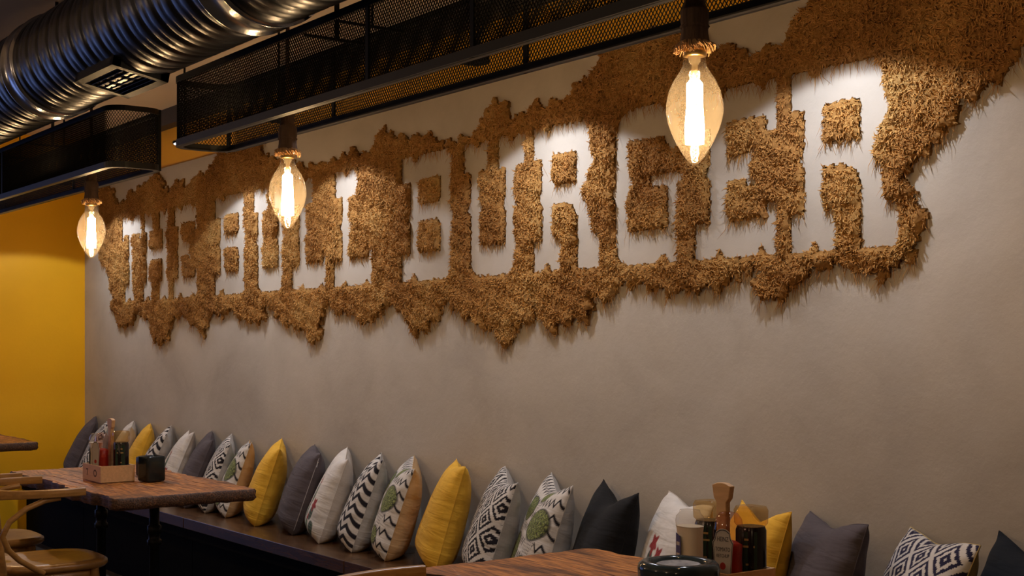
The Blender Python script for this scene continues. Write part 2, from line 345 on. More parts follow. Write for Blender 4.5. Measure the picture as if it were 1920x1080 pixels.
G['G'] = [[(0.20,0),(0.63,0),(0.72,0.06),(0.81,0),(0.93,0),(0.93,0.49),(1.0,0.51),(1.0,0.56),(0.54,0.555),(0.54,0.485),(0.78,0.475),(0.78,0.22),(0.20,0.22),(0.20,0.46),(0.30,0.515),(0.22,0.58),(0.21,0.79),(0.72,0.79),(0.80,0.70),(0.98,0.70),(0.98,1),(0.84,1),(0.76,0.95),(0.70,1),(0.22,1),(0.08,0.95),(0.01,0.86),(0.0,0.52),(-0.06,0.47),(0.0,0.43),(0.01,0.11),(0.07,0.03)]]
G['E'] = [[(0,0),(0.25,0),(0.31,0.06),(0.37,0),(0.74,0),(0.81,0.06),(0.88,0.0),(1,0.0),(1,0.29),(0.87,0.33),(0.87,0.22),(0.41,0.22),(0.41,0.455),(0.62,0.455),(0.65,0.41),(0.77,0.41),(0.68,0.52),(0.77,0.64),(0.73,0.64),(0.64,0.60),(0.41,0.60),(0.41,0.80),(0.86,0.80),(0.86,0.71),(1,0.71),(1,1),(0.89,1),(0.82,0.95),(0.75,1),(0.40,1),(0.33,0.94),(0.26,1),(0.05,1),(0.05,0.78),(0.19,0.78),(0.19,0.57),(0.14,0.51),(0.19,0.46),(0.19,0.22),(0,0.22)]]
G['L'] = [[(0,0),(0.24,0),(0.30,0.055),(0.36,0),(0.78,0),(0.84,0.055),(0.90,0),(1,0),(1,0.32),(0.89,0.32),(0.89,0.235),(0.43,0.235),(0.43,0.46),(0.51,0.515),(0.43,0.57),(0.43,0.77),(0.64,0.77),(0.64,1),(0.42,1),(0.33,0.945),(0.25,1),(0.03,1),(0.03,0.77),(0.21,0.77),(0.21,0.57),(0.15,0.515),(0.21,0.46),(0.21,0.22),(0,0.22)]]
G['T'] = [[(0.14,0),(0.30,0),(0.38,0.06),(0.46,0),(0.62,0),(0.62,0.2),(0.58,0.2),(0.58,0.45),(0.64,0.5),(0.58,0.55),(0.56,0.78),(0.84,0.78),(0.84,0.70),(1,0.70),(1,1),(0.62,1),(0.50,0.94),(0.40,1),(0,1),(0,0.70),(0.16,0.70),(0.16,0.78),(0.32,0.78),(0.34,0.55),(0.26,0.5),(0.34,0.45),(0.34,0.2),(0.14,0.2)]]
G['H'] = [[(0,0),(0.15,0),(0.21,0.055),(0.27,0),(0.40,0),(0.40,0.21),(0.30,0.21),(0.30,0.455),(0.70,0.455),(0.70,0.21),(0.60,0.21),(0.60,0),(0.74,0),(0.80,0.055),(0.86,0),(1,0),(1,0.21),(0.94,0.21),(0.94,0.46),(1,0.51),(0.94,0.56),(0.94,0.78),(1,0.78),(1,1),(0.87,1),(0.81,0.945),(0.75,1),(0.61,1),(0.61,0.78),(0.72,0.78),(0.72,0.58),(0.29,0.58),(0.29,0.78),(0.42,0.78),(0.42,1),(0.28,1),(0.21,0.945),(0.15,1),(0.04,1),(0.04,0.78),(0.12,0.78),(0.12,0.56),(0.06,0.51),(0.12,0.46),(0.12,0.21),(0,0.21)]]
TEXT = [('T',232,270),('H',271.5,322),('E',328,375),('B',406.5,466),('U',479,547),('L',551,618),('L',630,703),('B',757,856),('U',874,990),('R',1004,1130),('G',1157,1285),('E',1307,1463),('R',1487,1691)]
sign = thing('moss_sign', 'golden brown moss wall sign spelling THE BULL BURGER in bare cut-out letters', 'wall sign', (-5.4, -0.002, 1.63))
def zbase(X): return CAM.z+0.256+0.020*(X+8.6)/6.6
def zcap(X): return CAM.z+0.820+0.014*(X+8.6)/6.6
letter_polys = []
for ch, a, b in TEXT:
    xa = wall_xz(a, 400)[0]; xb = wall_xz(b, 400)[0]
    outs = []
    for pl in G[ch]:
        outs.append([(xa+(xb-xa)*x, zbase(xa+(xb-xa)*x)+(zcap(xa+(xb-xa)*x)-zbase(xa+(xb-xa)*x))*y) for x, y in pl])
    letter_polys.append(outs)
    xm = (xa+xb)/2
    me = curve_mesh('letter', [[(x-xm, z-1.63) for x, z in pl] for pl in outs], 0.005, M_stucco)
    o = link('letter', me, sign, Matrix.Translation((xm+5.4, -0.0025, 0)) @ Matrix.Rotation(PI/2, 4, 'X'))
def inside(P, poly):
    x, y = P[:, 0], P[:, 1]; r = np.zeros(len(P), bool)
    n = len(poly)
    for i in range(n):
        x0, y0 = poly[i]; x1, y1 = poly[(i+1) % n]
        if y0 == y1: continue
        c = ((y0 > y) != (y1 > y))
        r ^= c & (x < (x1-x0)*(y-y0)/(y1-y0)+x0)
    return r
outer = [wall_xz(a, b) for a, b in MOSS]
def in_moss(P, jitter=True):
    Q = P
    if jitter:
        Q = P+np.stack([0.014*np.sin(P[:, 1]*61+3*np.sin(P[:, 0]*23))+0.008*np.sin(P[:, 1]*143+P[:, 0]*90), 0.014*np.sin(P[:, 0]*57+2*np.sin(P[:, 1]*31))+0.009*np.sin(P[:, 0]*131)], 1)
    r = inside(Q, outer)
    J = P+0.003*np.stack([np.sin(P[:, 1]*190+P[:, 0]*40), np.sin(P[:, 0]*170+P[:, 1]*60)], 1)
    for outs in letter_polys:
        xs = [q[0] for q in outs[0]]
        sel = np.where((J[:, 0] > min(xs)-0.01) & (J[:, 0] < max(xs)+0.01))[0]
        if len(sel) == 0: continue
        k = inside(J[sel], outs[0])
        for h in outs[1:]: k &= ~inside(J[sel], h)
        r[sel[k]] = False
    return r
def clump(P):
    x, z = P[:, 0], P[:, 1]
    h = 0.5+0.25*np.sin(x*19+2*np.sin(z*13))*np.sin(z*23+1.7*np.sin(x*11))+0.25*np.sin(x*47+z*31)*np.sin(z*53-x*17)
    return h
X0 = min(q[0] for q in outer)-0.03; X1 = max(q[0] for q in outer)+0.03; Z0 = min(q[1] for q in outer)-0.03; Z1 = 2.52
st = 0.009
gx = np.arange(X0, X1, st); gz = np.arange(Z0, Z1, st); nx, nz = len(gx), len(gz)
cxg, czg = np.meshgrid(gx[:-1]+st/2, gz[:-1]+st/2, indexing='ij')
mask = in_moss(np.stack([cxg.ravel(), czg.ravel()], 1)).reshape(nx-1, nz-1)
vxg, vzg = np.meshgrid(gx, gz, indexing='ij'); PV = np.stack([vxg.ravel(), vzg.ravel()], 1)
hv = 0.014+0.020*clump(PV)
# thin the bed towards its rim
mp_ = np.zeros((nx+1, nz+1)); mp_[1:-1, 1:-1] = mask
near = (mp_[:-1, :-1]+mp_[1:, :-1]+mp_[:-1, 1:]+mp_[1:, 1:])/4
hv = hv*(0.45+0.55*(near.ravel() > 0.9))
jx = RNG.normal(0, 0.0025, len(PV)); jz = RNG.normal(0, 0.0025, len(PV))
front = np.stack([PV[:, 0]+jx, -hv+RNG.normal(0, 0.003, len(PV)), PV[:, 1]+jz], 1); back = np.stack([PV[:, 0]+jx, np.zeros(len(PV)), PV[:, 1]+jz], 1)
V = np.concatenate([front, back]); nb = len(PV)
I, J = np.where(mask); a = I*nz+J; b = (I+1)*nz+J; c = (I+1)*nz+J+1; d = I*nz+J+1
Q = [np.stack([a, b, c, d], 1)]
def side(sel, p, q): Q.append(np.stack([p[sel], q[sel], q[sel]+nb, p[sel]+nb], 1))
mk = np.zeros((nx+1, nz+1), bool); mk[1:-1, 1:-1] = mask
side(~mk[I, J+1], d, a); side(~mk[I+2, J+1], b, c); side(~mk[I+1, J], a, b); side(~mk[I+1, J+2], c, d)
Q = np.concatenate(Q); used = np.unique(Q); re = np.full(len(V), -1); re[used] = np.arange(len(used))
off = np.array([-5.4, -0.002, 1.63])
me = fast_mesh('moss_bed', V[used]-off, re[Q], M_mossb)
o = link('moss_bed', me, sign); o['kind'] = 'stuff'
# sprigs
NS = 170000
P = np.stack([RNG.uniform(X0, X1, NS*3), RNG.uniform(Z0, Z1, NS*3)], 1); P = P[in_moss(P)]
P = P[:NS]
rim = ~(in_moss(P+np.array([0.012, 0]), False) & in_moss(P-np.array([0.012, 0]), False) & in_moss(P+np.array([0, 0.012]), False) & in_moss(P-np.array([0, 0.012]), False))
n = len(P); h0 = (0.008+0.022*clump(P))*np.where(rim, 0.5, 1.0)
Lg = RNG.uniform(0.010, 0.024, n)*np.where(rim, 0.75, 1.0)
th = RNG.uniform(0, 2*PI, n); tilt = RNG.uniform(0.2, 1.25, n)
D = np.stack([np.cos(th)*np.sin(tilt), -np.cos(tilt), np.sin(th)*np.sin(tilt)-0.18], 1)
ph = RNG.uniform(0, 2*PI, n)
bend = np.stack([np.cos(ph), 0.3*np.sin(ph*2), np.sin(ph)-0.35], 1)
p0 = np.stack([P[:, 0], -h0, P[:, 1]], 1)
p1 = p0+D*(Lg*0.60)[:, None]+bend*(Lg*0.15)[:, None]
p2 = p1+D*(Lg*0.10)[:, None]+bend*(Lg*0.60)[:, None]
for q in (p1, p2): q[:, 1] = np.minimum(q[:, 1], -0.004)
ax = np.cross(D, np.array([0.3, 0.2, 0.9])); ax /= np.linalg.norm(ax, axis=1, keepdims=True)+1e-9
bx_ = np.cross(D, ax); bx_ /= np.linalg.norm(bx_, axis=1, keepdims=True)+1e-9
rad = RNG.uniform(0.0014, 0.0028, n)
low = rim & ~in_moss(P-np.array([0, 0.016]), False)          # lower rims carry loose hanging hairs
hair = low & (RNG.random(n) < 0.55); kk = hair.sum()
p0[hair, 1] = -0.010; rad[hair] = RNG.uniform(0.0005, 0.0010, kk); hl = RNG.uniform(0.025, 0.065, kk); hx = RNG.normal(0, 0.35, kk)
p1[hair] = p0[hair]+np.stack([hx*hl*0.5, -RNG.uniform(0.0, 0.010, kk), -hl*0.5], 1)
p2[hair] = p1[hair]+np.stack([(hx*0.8+RNG.normal(0, 0.3, kk))*hl*0.5, RNG.uniform(-0.004, 0.008, kk), -hl*0.5], 1)
rings = []
for (pp, k) in ((p0, 0.9), (p1, 1.0)):
    for j in range(3):
        t = 2*PI*j/3; rings.append(pp+(ax*math.cos(t)+bx_*math.sin(t))*(rad*k)[:, None])
V = np.stack(rings+[p2], 1).reshape(-1, 3)-off
base = np.arange(n)*7
qs = np.concatenate([np.stack([base+j, base+(j+1) % 3, base+3+(j+1) % 3, base+3+j], 1) for j in range(3)])
ts = np.concatenate([np.stack([base+3+j, base+3+(j+1) % 3, base+6], 1) for j in range(3)])
me = fast_mesh('moss_sprigs', V, qs, M_moss, True, ts)
o = link('moss_sprigs', me, sign); o['kind'] = 'stuff'

# ------------------------------------------------------------------ benches
BZ, BY = 0.45, -0.46
bx_edges = [(-9.42, -8.24), (-8.24, -6.55), (-6.55, -4.865), (-4.865, -3.18), (-3.18, -1.495), (-1.495, 0.19)]
blab = ['bench section in the far corner against the yellow wall', 'second bench section from the yellow wall, beside the far table end',
        'middle bench section with the zippered grey cushion, right of the far table', 'bench section behind the near chair with a seam at each end',
        'bench section hidden behind the near table with the condiments', 'rightmost bench section, under the navy cushion at the picture edge']
for (xa, xb), lb in zip(bx_edges, blab):
    t = thing('bench', 'dark brown wooden '+lb, 'bench', ((xa+xb)/2, BY/2, 0), group='wall bench sections')
    w = (xb-xa)/2-0.0025
    m = MB(); m.box(-w, w, BY/2, -BY/2-0.003, BZ-0.055, BZ); m.build('seat_board', M_bench, t, bevel=0.003)
    m = MB(); m.box(-w, w, BY/2+0.05, BY/2+0.07, 0.0, BZ-0.056); m.build('front_panel', M_panel, t)
    m = MB(); m.box(-w, w, BY/2+0.02, BY/2+0.045, BZ-0.11, BZ-0.056); m.build('rail', M_panel, t)

# ------------------------------------------------------------------ cushions
def bl(x, e=0.02): return np.clip(x/e+0.5, 0, 1)
def tri(x): return np.abs((x % 1.0)*2-1)
WHITE, INK, NAVY = np.array([0.66, 0.62, 0.58]), np.array([0.016, 0.014, 0.02]), np.array([0.018, 0.016, 0.05])
def mixc(a, b, f): return a*(1-f[..., None])+b*f[..., None]
def pr_ikat(u, v, ink=INK, n=(3.6, 3.4)):
    q = 30.0
    a = np.floor(u*n[0]*q)/q; b_ = np.floor(v*n[1]*q)/q
    d = np.abs(2*(a % 1)-1)+np.abs(2*(b_ % 1)-1); e = np.minimum(d, 2-d)
    k = ((e > 0.60) & (e < 0.86)) | ((e < 0.36) & (e > 0.11))
    return mixc(np.broadcast_to(WHITE, u.shape+(3,)), ink, k.astype(float))
def pr_chev(u, v):
    f = (v*9+0.66*tri(u*6)) % 1.0
    return mixc(np.broadcast_to(WHITE, u.shape+(3,)), INK, bl(0.23-np.abs(f-0.5), 0.04))
def pr_cactus(u, v):
    c = mixc(np.broadcast_to(WHITE, u.shape+(3,)), INK, bl(0.12-np.abs((v*7.5+0.5*tri(u*15)) % 1.0-0.5), 0.05))
    GR = np.array([0.17, 0.21, 0.06]); LG = np.array([0.30, 0.34, 0.12])
    for (cu, cv, s) in ((0.80, 0.62, 1.15), (0.40, 0.74, 1.0), (0.38, 0.34, 1.1), (0.78, 0.22, 0.75), (0.62, 0.92, 0.6)):
        d = np.sqrt(((u-cu)/(0.15*s))**2+((v-cv)/(0.13*s))**2)
        sq = np.sin(u*95+4*np.sin(v*60))*np.sin(v*88+4*np.sin(u*70))
        sq = np.sin(u*62+5*np.sin(v*37))*np.sin(v*66+5*np.sin(u*41)); col = mixc(mixc(np.broadcast_to(LG, u.shape+(3,)), GR, bl(sq, 0.5)), INK*2, bl(0.22-np.abs(sq), 0.12)*0.9)
        f = bl(1-d, 0.1); c = c*(1-f[..., None])+col*f[..., None]
        pv = (cv-0.13*s)-v; w = (0.085-0.25*pv)*s
        f = bl(np.minimum(np.minimum(pv, 0.15*s-pv), w-np.abs(u-cu)), 0.015)
        dots = bl(0.25-np.sqrt(((u*38) % 1-0.5)**2+((v*38) % 1-0.5)**2), 0.15)
        pc = mixc(np.broadcast_to(WHITE*0.92, u.shape+(3,)), INK, dots*0.8); c = c*(1-f[..., None])+pc*f[..., None]
        eg = bl(0.06-np.abs(1-d), 0.05)*(d > 0.9); c = mixc(c, INK, eg*0.7)
    return c
def pr_flower2(u, v): return pr_flower(u, v, [(0.60, 0.40, 0.05, 0.27), (0.68, 0.52, 0.03, 0.12), (0.80, 0.30, 0.055, 0.08), (0.74, 0.12, 0.06, 0.10), (0.88, 0.14, 0.05, 0.09), (0.45, 0.2, 0.06, 0.16)], ((0.60, 0.69, 0.03), (0.68, 0.66, 0.03), (0.81, 0.40, 0.055), (0.74, 0.24, 0.03), (0.45, 0.38, 0.04)))
def pr_flower(u, v, g=None, fl=((0.48, 0.60, 0.065), (0.64, 0.52, 0.06), (0.70, 0.22, 0.03), (0.29, 0.30, 0.03))):
    c = np.broadcast_to(WHITE*1.05, u.shape+(3,)).copy()
    g = g or [(0.08, 0.30, 0.03, 0.30), (0.18, 0.24, 0.028, 0.17), (0.47, 0.42, 0.065, 0.13), (0.64, 0.34, 0.07, 0.14), (0.70, 0.15, 0.05, 0.10), (0.20, 0.16, 0.04, 0.09)]
    for k, (cu, cv, ru, rv) in enumerate(g):
        d = (np.abs((u-cu)/ru)**2.6+np.abs((v-cv)/rv)**2.6)**(1/2.6)
        col = np.array([0.035, 0.07, 0.045]) if k % 2 == 0 else np.array([0.13, 0.19, 0.09])
        sp = bl(0.3-np.abs(np.sin(u*120+k)*np.sin(v*90)), 0.3)[..., None]
        f = bl(1-d, 0.2); c = c*(1-f[..., None])+(col*(1-0.4*sp)+0.12*sp)*f[..., None]
    for (cu, cv, r) in fl:
        d = np.hypot(u-cu, (v-cv)*0.85)/r*(1+0.25*np.sin(np.arctan2(v-cv, u-cu)*5))
        f = bl(1-d, 0.25); sq = bl(np.sin(u*160+3*np.sin(v*140)), 0.6)[..., None]
        c = c*(1-f[..., None])+(np.array([0.38, 0.045, 0.045])*(1-sq)+np.array([0.20, 0.02, 0.025])*sq)*f[..., None]
    return c
FAB = {}
def fab(key, col):
    if key not in FAB: FAB[key] = fabric('fabric_'+key, col)
    return FAB[key]
M_print = fabric('printed_cotton', (1, 1, 1), attr=True)
def pillow_half(sign_, n, T, seed, W_=0.45, H_=0.45, dent=0.05):
    t = np.linspace(-1, 1, n); t = np.sign(t)*(1-(1-np.abs(t))**1.12); u, v = np.meshgrid(t, t, indexing='ij')
    r = np.random.default_rng(seed)
    px = u*(1-0.085*(1-v**2)); pz = v*(1-0.085*(1-u**2))
    px = px*np.where(v < -0.6, 1-0.10*np.clip(-v-0.6, 0, 1)**1.5*np.abs(u)**3/0.25, 1)
    pz = np.where(v > 0, pz-dent*(v**2)*np.exp(-(u/0.45)**2)*1.6, pz*0.985)
    prof = (1-np.abs(u)**3.0)**0.48*np.where(v < 0, (1-np.abs(v)**4.5)**0.46, (1-np.abs(v)**2.6)**0.55)
    belly = 1+0.16*np.clip(-v, -0.6, 1)
    a, b_, c_, d_ = r.uniform(0, 6.28, 4)
    edge = np.clip(1-prof*1.15, 0, 1)*np.clip(prof*6, 0, 1)
    wr = 0.030*edge*np.sin(v*16+2.5*np.sin(u*3+a)+b_)*np.abs(u)**1.5+0.025*edge*np.sin(u*13+2*np.sin(v*3+c_)+d_)*np.abs(v)**1.5
    wr += 0.05*np.sin(u*2.3+a)*np.sin(v*2.1+c_)*prof
    y = sign_*T/2*(prof*belly+wr*1.2)
    x = px*W_/2; z = pz*H_/2
    z = z+0.012*np.sin(u*2+b_)*(v > 0)*v
    sag = np.clip(-v-0.55, 0, 1); z = z+0.11*sag*sag
    V = np.stack([x.ravel(), y.ravel(), z.ravel()], 1)
    i, j = np.meshgrid(np.arange(n-1), np.arange(n-1), indexing='ij'); i = i.ravel(); j = j.ravel()
    a_ = i*n+j; q = np.stack([a_, a_+n, a_+n+1, a_+1], 1)
    if sign_ > 0: q = q[:, ::-1]
    return V, q, (u+1)/2, (v+1)/2
def cushion(label, px, yaw, front, back, lean=20, roll=0, T=None, size=0.44, n=0, dent=0.05, y=-0.225, zip_=False, group=None, zoff=0.0, Xw=None):
    Xc = wall_xz(px, 900, y)[0] if Xw is None else Xw
    seed = int(px); T = T or (0.145 if px < 460 else 0.165)
    printed = callable(front)
    n = n or (165 if printed else 56)
    t = thing('cushion', label, 'cushion', group=group)
    V, q, u, v = pillow_half(-1, n, T, seed, size, size, dent)
    me = fast_mesh('front_cover', V, q, M_print if printed else front)
    if printed:
        c = front(u.ravel(), v.ravel())
        at = me.color_attributes.new('print', 'FLOAT_COLOR', 'POINT')
        at.data.foreach_set('color', np.concatenate([c, np.ones((len(c), 1))], 1).astype(np.float32).ravel())
    link('front_cover', me, t)
    V, q, u, v = pillow_half(1, 56, T, seed, size, size, dent)
    o = link('back_cover', fast_mesh('back_cover', V, q, back), t)
    if printed: o['label'] = 'plain unprinted back of the cushion'
    mb = MB(); k = 56; tt = np.linspace(-1, 1, k); V2 = V.reshape(56, 56, 3)
    loop = [V2[i, 0] for i in range(k)]+[V2[k-1, j] for j in range(1, k)]+[V2[i, k-1] for i in range(k-2, -1, -1)]+[V2[0, j] for j in range(k-2, 0, -1)]
    mb.tube([tuple(p) for p in loop], 0.0022, 5, closed=True); mb.build('seam', back, t)
    if zip_:
        mb = MB()
        xs = np.linspace(-0.8, 0.8, 22)
        pts = []
        Vf, _, uu, vv = pillow_half(-1, 56, T, seed, size, size, dent); Vf = Vf.reshape(56, 56, 3)
        pts = [tuple(V2[55, int(round(i))]+np.array([0.003, 0.0, 0])) for i in np.linspace(6, 51, 24)]
        mb.tube(pts, 0.0016, 5); mb.build('zipper', fab('zip', (0.42, 0.38, 0.40)), t)
        mb = MB(); p = Vector(pts[-2]); mb.tube([p+Vector((0.002, 0, 0)), p+Vector((0.010, 0.002, -0.03))], 0.003, 6); mb.build('zipper_pull', M_collar, t)
    R = Matrix.Rotation(math.radians(yaw), 4, 'Z') @ Matrix.Rotation(math.radians(-lean), 4, 'X') @ Matrix.Rotation(math.radians(roll), 4, 'Y')
    lo = 1e9; hi = -1e9; R3 = np.array(R.to_3x3())
    for a in (-1, 1):
        for w_ in (V, ):
            pts = (np.array(R.to_3x3()) @ w_.T).T; lo = min(lo, pts[:, 2].min())
            w2 = w_*np.array([1, -1, 1]); hi = max(hi, (R3 @ w_.T)[1].max(), (R3 @ w2.T)[1].max()); lo = min(lo, ((np.array(R.to_3x3()) @ w2.T).T)[:, 2].min())
    piv = R @ Vector((0, 0, -size/2))
    y = min(y, -0.008-(hi-piv.y))
    Xc = wall_xz(px, 900, y)[0] if Xw is None else Xw
    loc = Vector((Xc-piv.x, y-piv.y, BZ-lo+0.001+zoff))
    t.matrix_world = Matrix.Translation(loc) @ R
    return t
YEL = fab('mustard', (0.78, 0.44, 0.045)); GRY = fab('plum_grey', (0.095, 0.078, 0.086)); BLK = fab('black', (0.007, 0.007, 0.008)); NVY = fab('navy', (0.006, 0.009, 0.015))
BGR = fab('pale_back', (0.44, 0.41, 0.38)); TAN = fab('tan_back', (0.52, 0.34, 0.17)); CRM = fab('cream_back', (0.55, 0.49, 0.43)); PINK = fab('rose_back', (0.50, 0.38, 0.32)); KHK = fab('khaki_back', (0.45, 0.34, 0.15))
ik2 = lambda u, v: pr_ikat(u, v, NAVY, (3.5, 3.5))
cushion('plum grey cushion in the far corner by the yellow wall', 128, -18, GRY, GRY, 24)
cushion('black and white diamond cushion beside the far corner grey one', 158, -20, pr_ikat, BGR, 22, n=110)
cushion('cream cushion half hidden behind the far condiment bottles', 203, -22, fab('cream', (0.60, 0.55, 0.50)), CRM, 20)
cushion('small looking mustard yellow cushion behind the far black sauce bottle', 236, -20, YEL, YEL, 20)
cushion('black and white chevron cushion behind the far black pot', 264, -24, pr_chev, BGR, 22, n=120)
cushion('cream cushion with a small cactus print right of the far chevron one', 304, -20, pr_flower2, CRM, 22, n=120)
cushion('plum grey cushion behind the right end of the far table', 342, -22, GRY, GRY, 22)
cushion('black and white diamond cushion cut across by the far table end', 382, -24, pr_ikat, BGR, 20, size=0.43)
cushion('zigzag and cactus print cushion with tan back beside the far table end', 420, -25, pr_cactus, TAN, 19, size=0.425)
cushion('mustard yellow cushion right of the far table tip', 476, -27, YEL, YEL, 18)
cushion('plum grey cushion with a visible zipper line', 540, -24, GRY, GRY, 19, zip_=True)
cushion('cream cushion with a tall cactus and red flowers left of the chevron one', 594, -28, pr_flower2, CRM, 19)
cushion('black and white chevron cushion in the middle of the bench', 656, -30, pr_chev, BGR, 19)
cushion('zigzag and green cactus print cushion with mustard back left of a yellow one', 718, -31, pr_cactus, TAN, 18)
cushion('large mustard yellow cushion in the middle of the bench', 806, -30, YEL, YEL, 16, size=0.46)
cushion('black and white diamond cushion with plain grey back by the big yellow one', 893, -29, pr_ikat, BGR, 18)
cushion('zigzag and green cactus print cushion left of the black one', 988, -28, pr_cactus, BGR, 17)
cushion('plain black cushion behind the near table corner', 1103, -25, BLK, BLK, 15, dent=0.09)
cushion('white cushion with red flowering cacti behind the near condiments', 1232, -25, pr_flower, CRM, 15, dent=0.08, n=190)
cushion('bright yellow cushion behind the near dark sauce bottles', 1372, -28, YEL, YEL, 14, dent=0.08)
cushion('large plum grey cushion right of the near condiments', 1500, -29, GRY, GRY, 15, dent=0.07)
cushion('navy and white diamond cushion with khaki back', 1668, -31, ik2, KHK, 20, n=220, dent=0.06)
cushion('dark navy cushion cut by the right picture edge', 1868, -26, NVY, NVY, 18)

# ------------------------------------------------------------------ tables
def table(label, x0, x1, y0, y1, legs, seed, group='rustic tables'):
    cx, cy = (x0+x1)/2, (y0+y1)/2; hx, hy = (x1-x0)/2, (y1-y0)/2
    t = thing('table', label, 'table', (cx, cy, 0), group=group)
    r = np.random.default_rng(seed)
    def wob(s, k): return 0.010*math.sin(s*9+k)+0.006*math.sin(s*27+2*k)+0.004*math.sin(s*61+k)
    per = []
    nX, nY = 60, 28
    for i in range(nX): s = -hx+2*hx*i/nX; per.append((s, -hy+wob(s, seed)))
    for i in range(nY): s = -hy+2*hy*i/nY; per.append((hx+0.5*wob(s, seed+1), s))
    for i in range(nX): s = hx-2*hx*i/nX; per.append((s, hy+wob(s, seed+2)))
    for i in range(nY): s = hy-2*hy*i/nY; per.append((-hx+0.5*wob(s, seed+3), s))
    m = MB(); n = len(per)
    ring = lambda k, z, w: [((x*k if abs(x) < hx*2 else x), y*k, z+w*r.normal()) for x, y in per]
    rings = [ring(0.985, 0.75, 0.0006), ring(1.0, 0.743, 0.0015), ring(0.994, 0.728, 0.002), ring(1.002, 0.715, 0.002), ring(0.98, 0.702, 0.0015)]
    # top surface as a shallow undulating grid
    G_ = 70; Hn = 36
    vs = []
    top = rings[0]
    m.add(sum(rings, []), [(a*n+i, (a+1)*n+i, (a+1)*n+(i+1) % n, a*n+(i+1) % n) for a in range(4) for i in range(n)], 1, True)
    m.add(rings[0], [tuple(range(n))], 0); m.add(rings[4], [tuple(range(n))[::-1]], 1)
    m.build('tabletop', [M_table, M_bark], t)
    m = MB()
    k = 0
    while k < 9:
        yy = -hy*0.93+2*hy*0.93*k/8+r.uniform(-0.012, 0.012); xa, xb = -hx*r.uniform(0.75, 0.97), hx*r.uniform(0.75, 0.97)
        pts = [(xa+(xb-xa)*i/24, yy+0.006*math.sin(i*0.9+k)+0.004*math.sin(i*2.3), 0.7495) for i in range(25)]
        m.tube(pts, [0.0005+0.0028*math.sin(PI*i/24) for i in range(25)], 5); k += 1
    m.build('raised_grain', M_table, t)
    for (lx, ly) in legs:
        m = MB()
        m.lathe([(0.055, 0.70), (0.055, 0.693), (0.03, 0.690), (0.028, 0.67), (0.021, 0.665), (0.021, 0.585), (0.029, 0.58), (0.029, 0.55), (0.024, 0.545), (0.024, 0.525), (0.030, 0.52), (0.030, 0.50), (0.021, 0.495), (0.021, 0.05), (0.03, 0.045), (0.03, 0.02)][::-1], (lx-cx, ly-cy, 0), 20)
        lg = m.build('leg', M_iron, t)
        m = MB(); m.box(lx-cx-0.05, lx-cx+0.05, -hy*0.8, hy*0.8, 0.0, 0.02); m.build('foot', M_iron, lg)
    return t
LEG1 = [(-5.44, -1.05), (-6.09, -1.05)]
table('rustic wooden table with two iron pipe legs in front of the bentwood chairs at left', -6.44, -5.06, -1.36, -0.75, LEG1, 3)
table('rustic wooden table at bottom right holding the dark round pot', -3.04, -1.66, -1.27, -0.66, [(x+3.4, -0.97) for x, y in LEG1], 11)
table('rustic wooden table cut by the left picture edge, beside the yellow wall', -9.30, -8.20, -1.30, -0.69, [(-8.5, -1.0), (-9.0, -1.0)], 5)

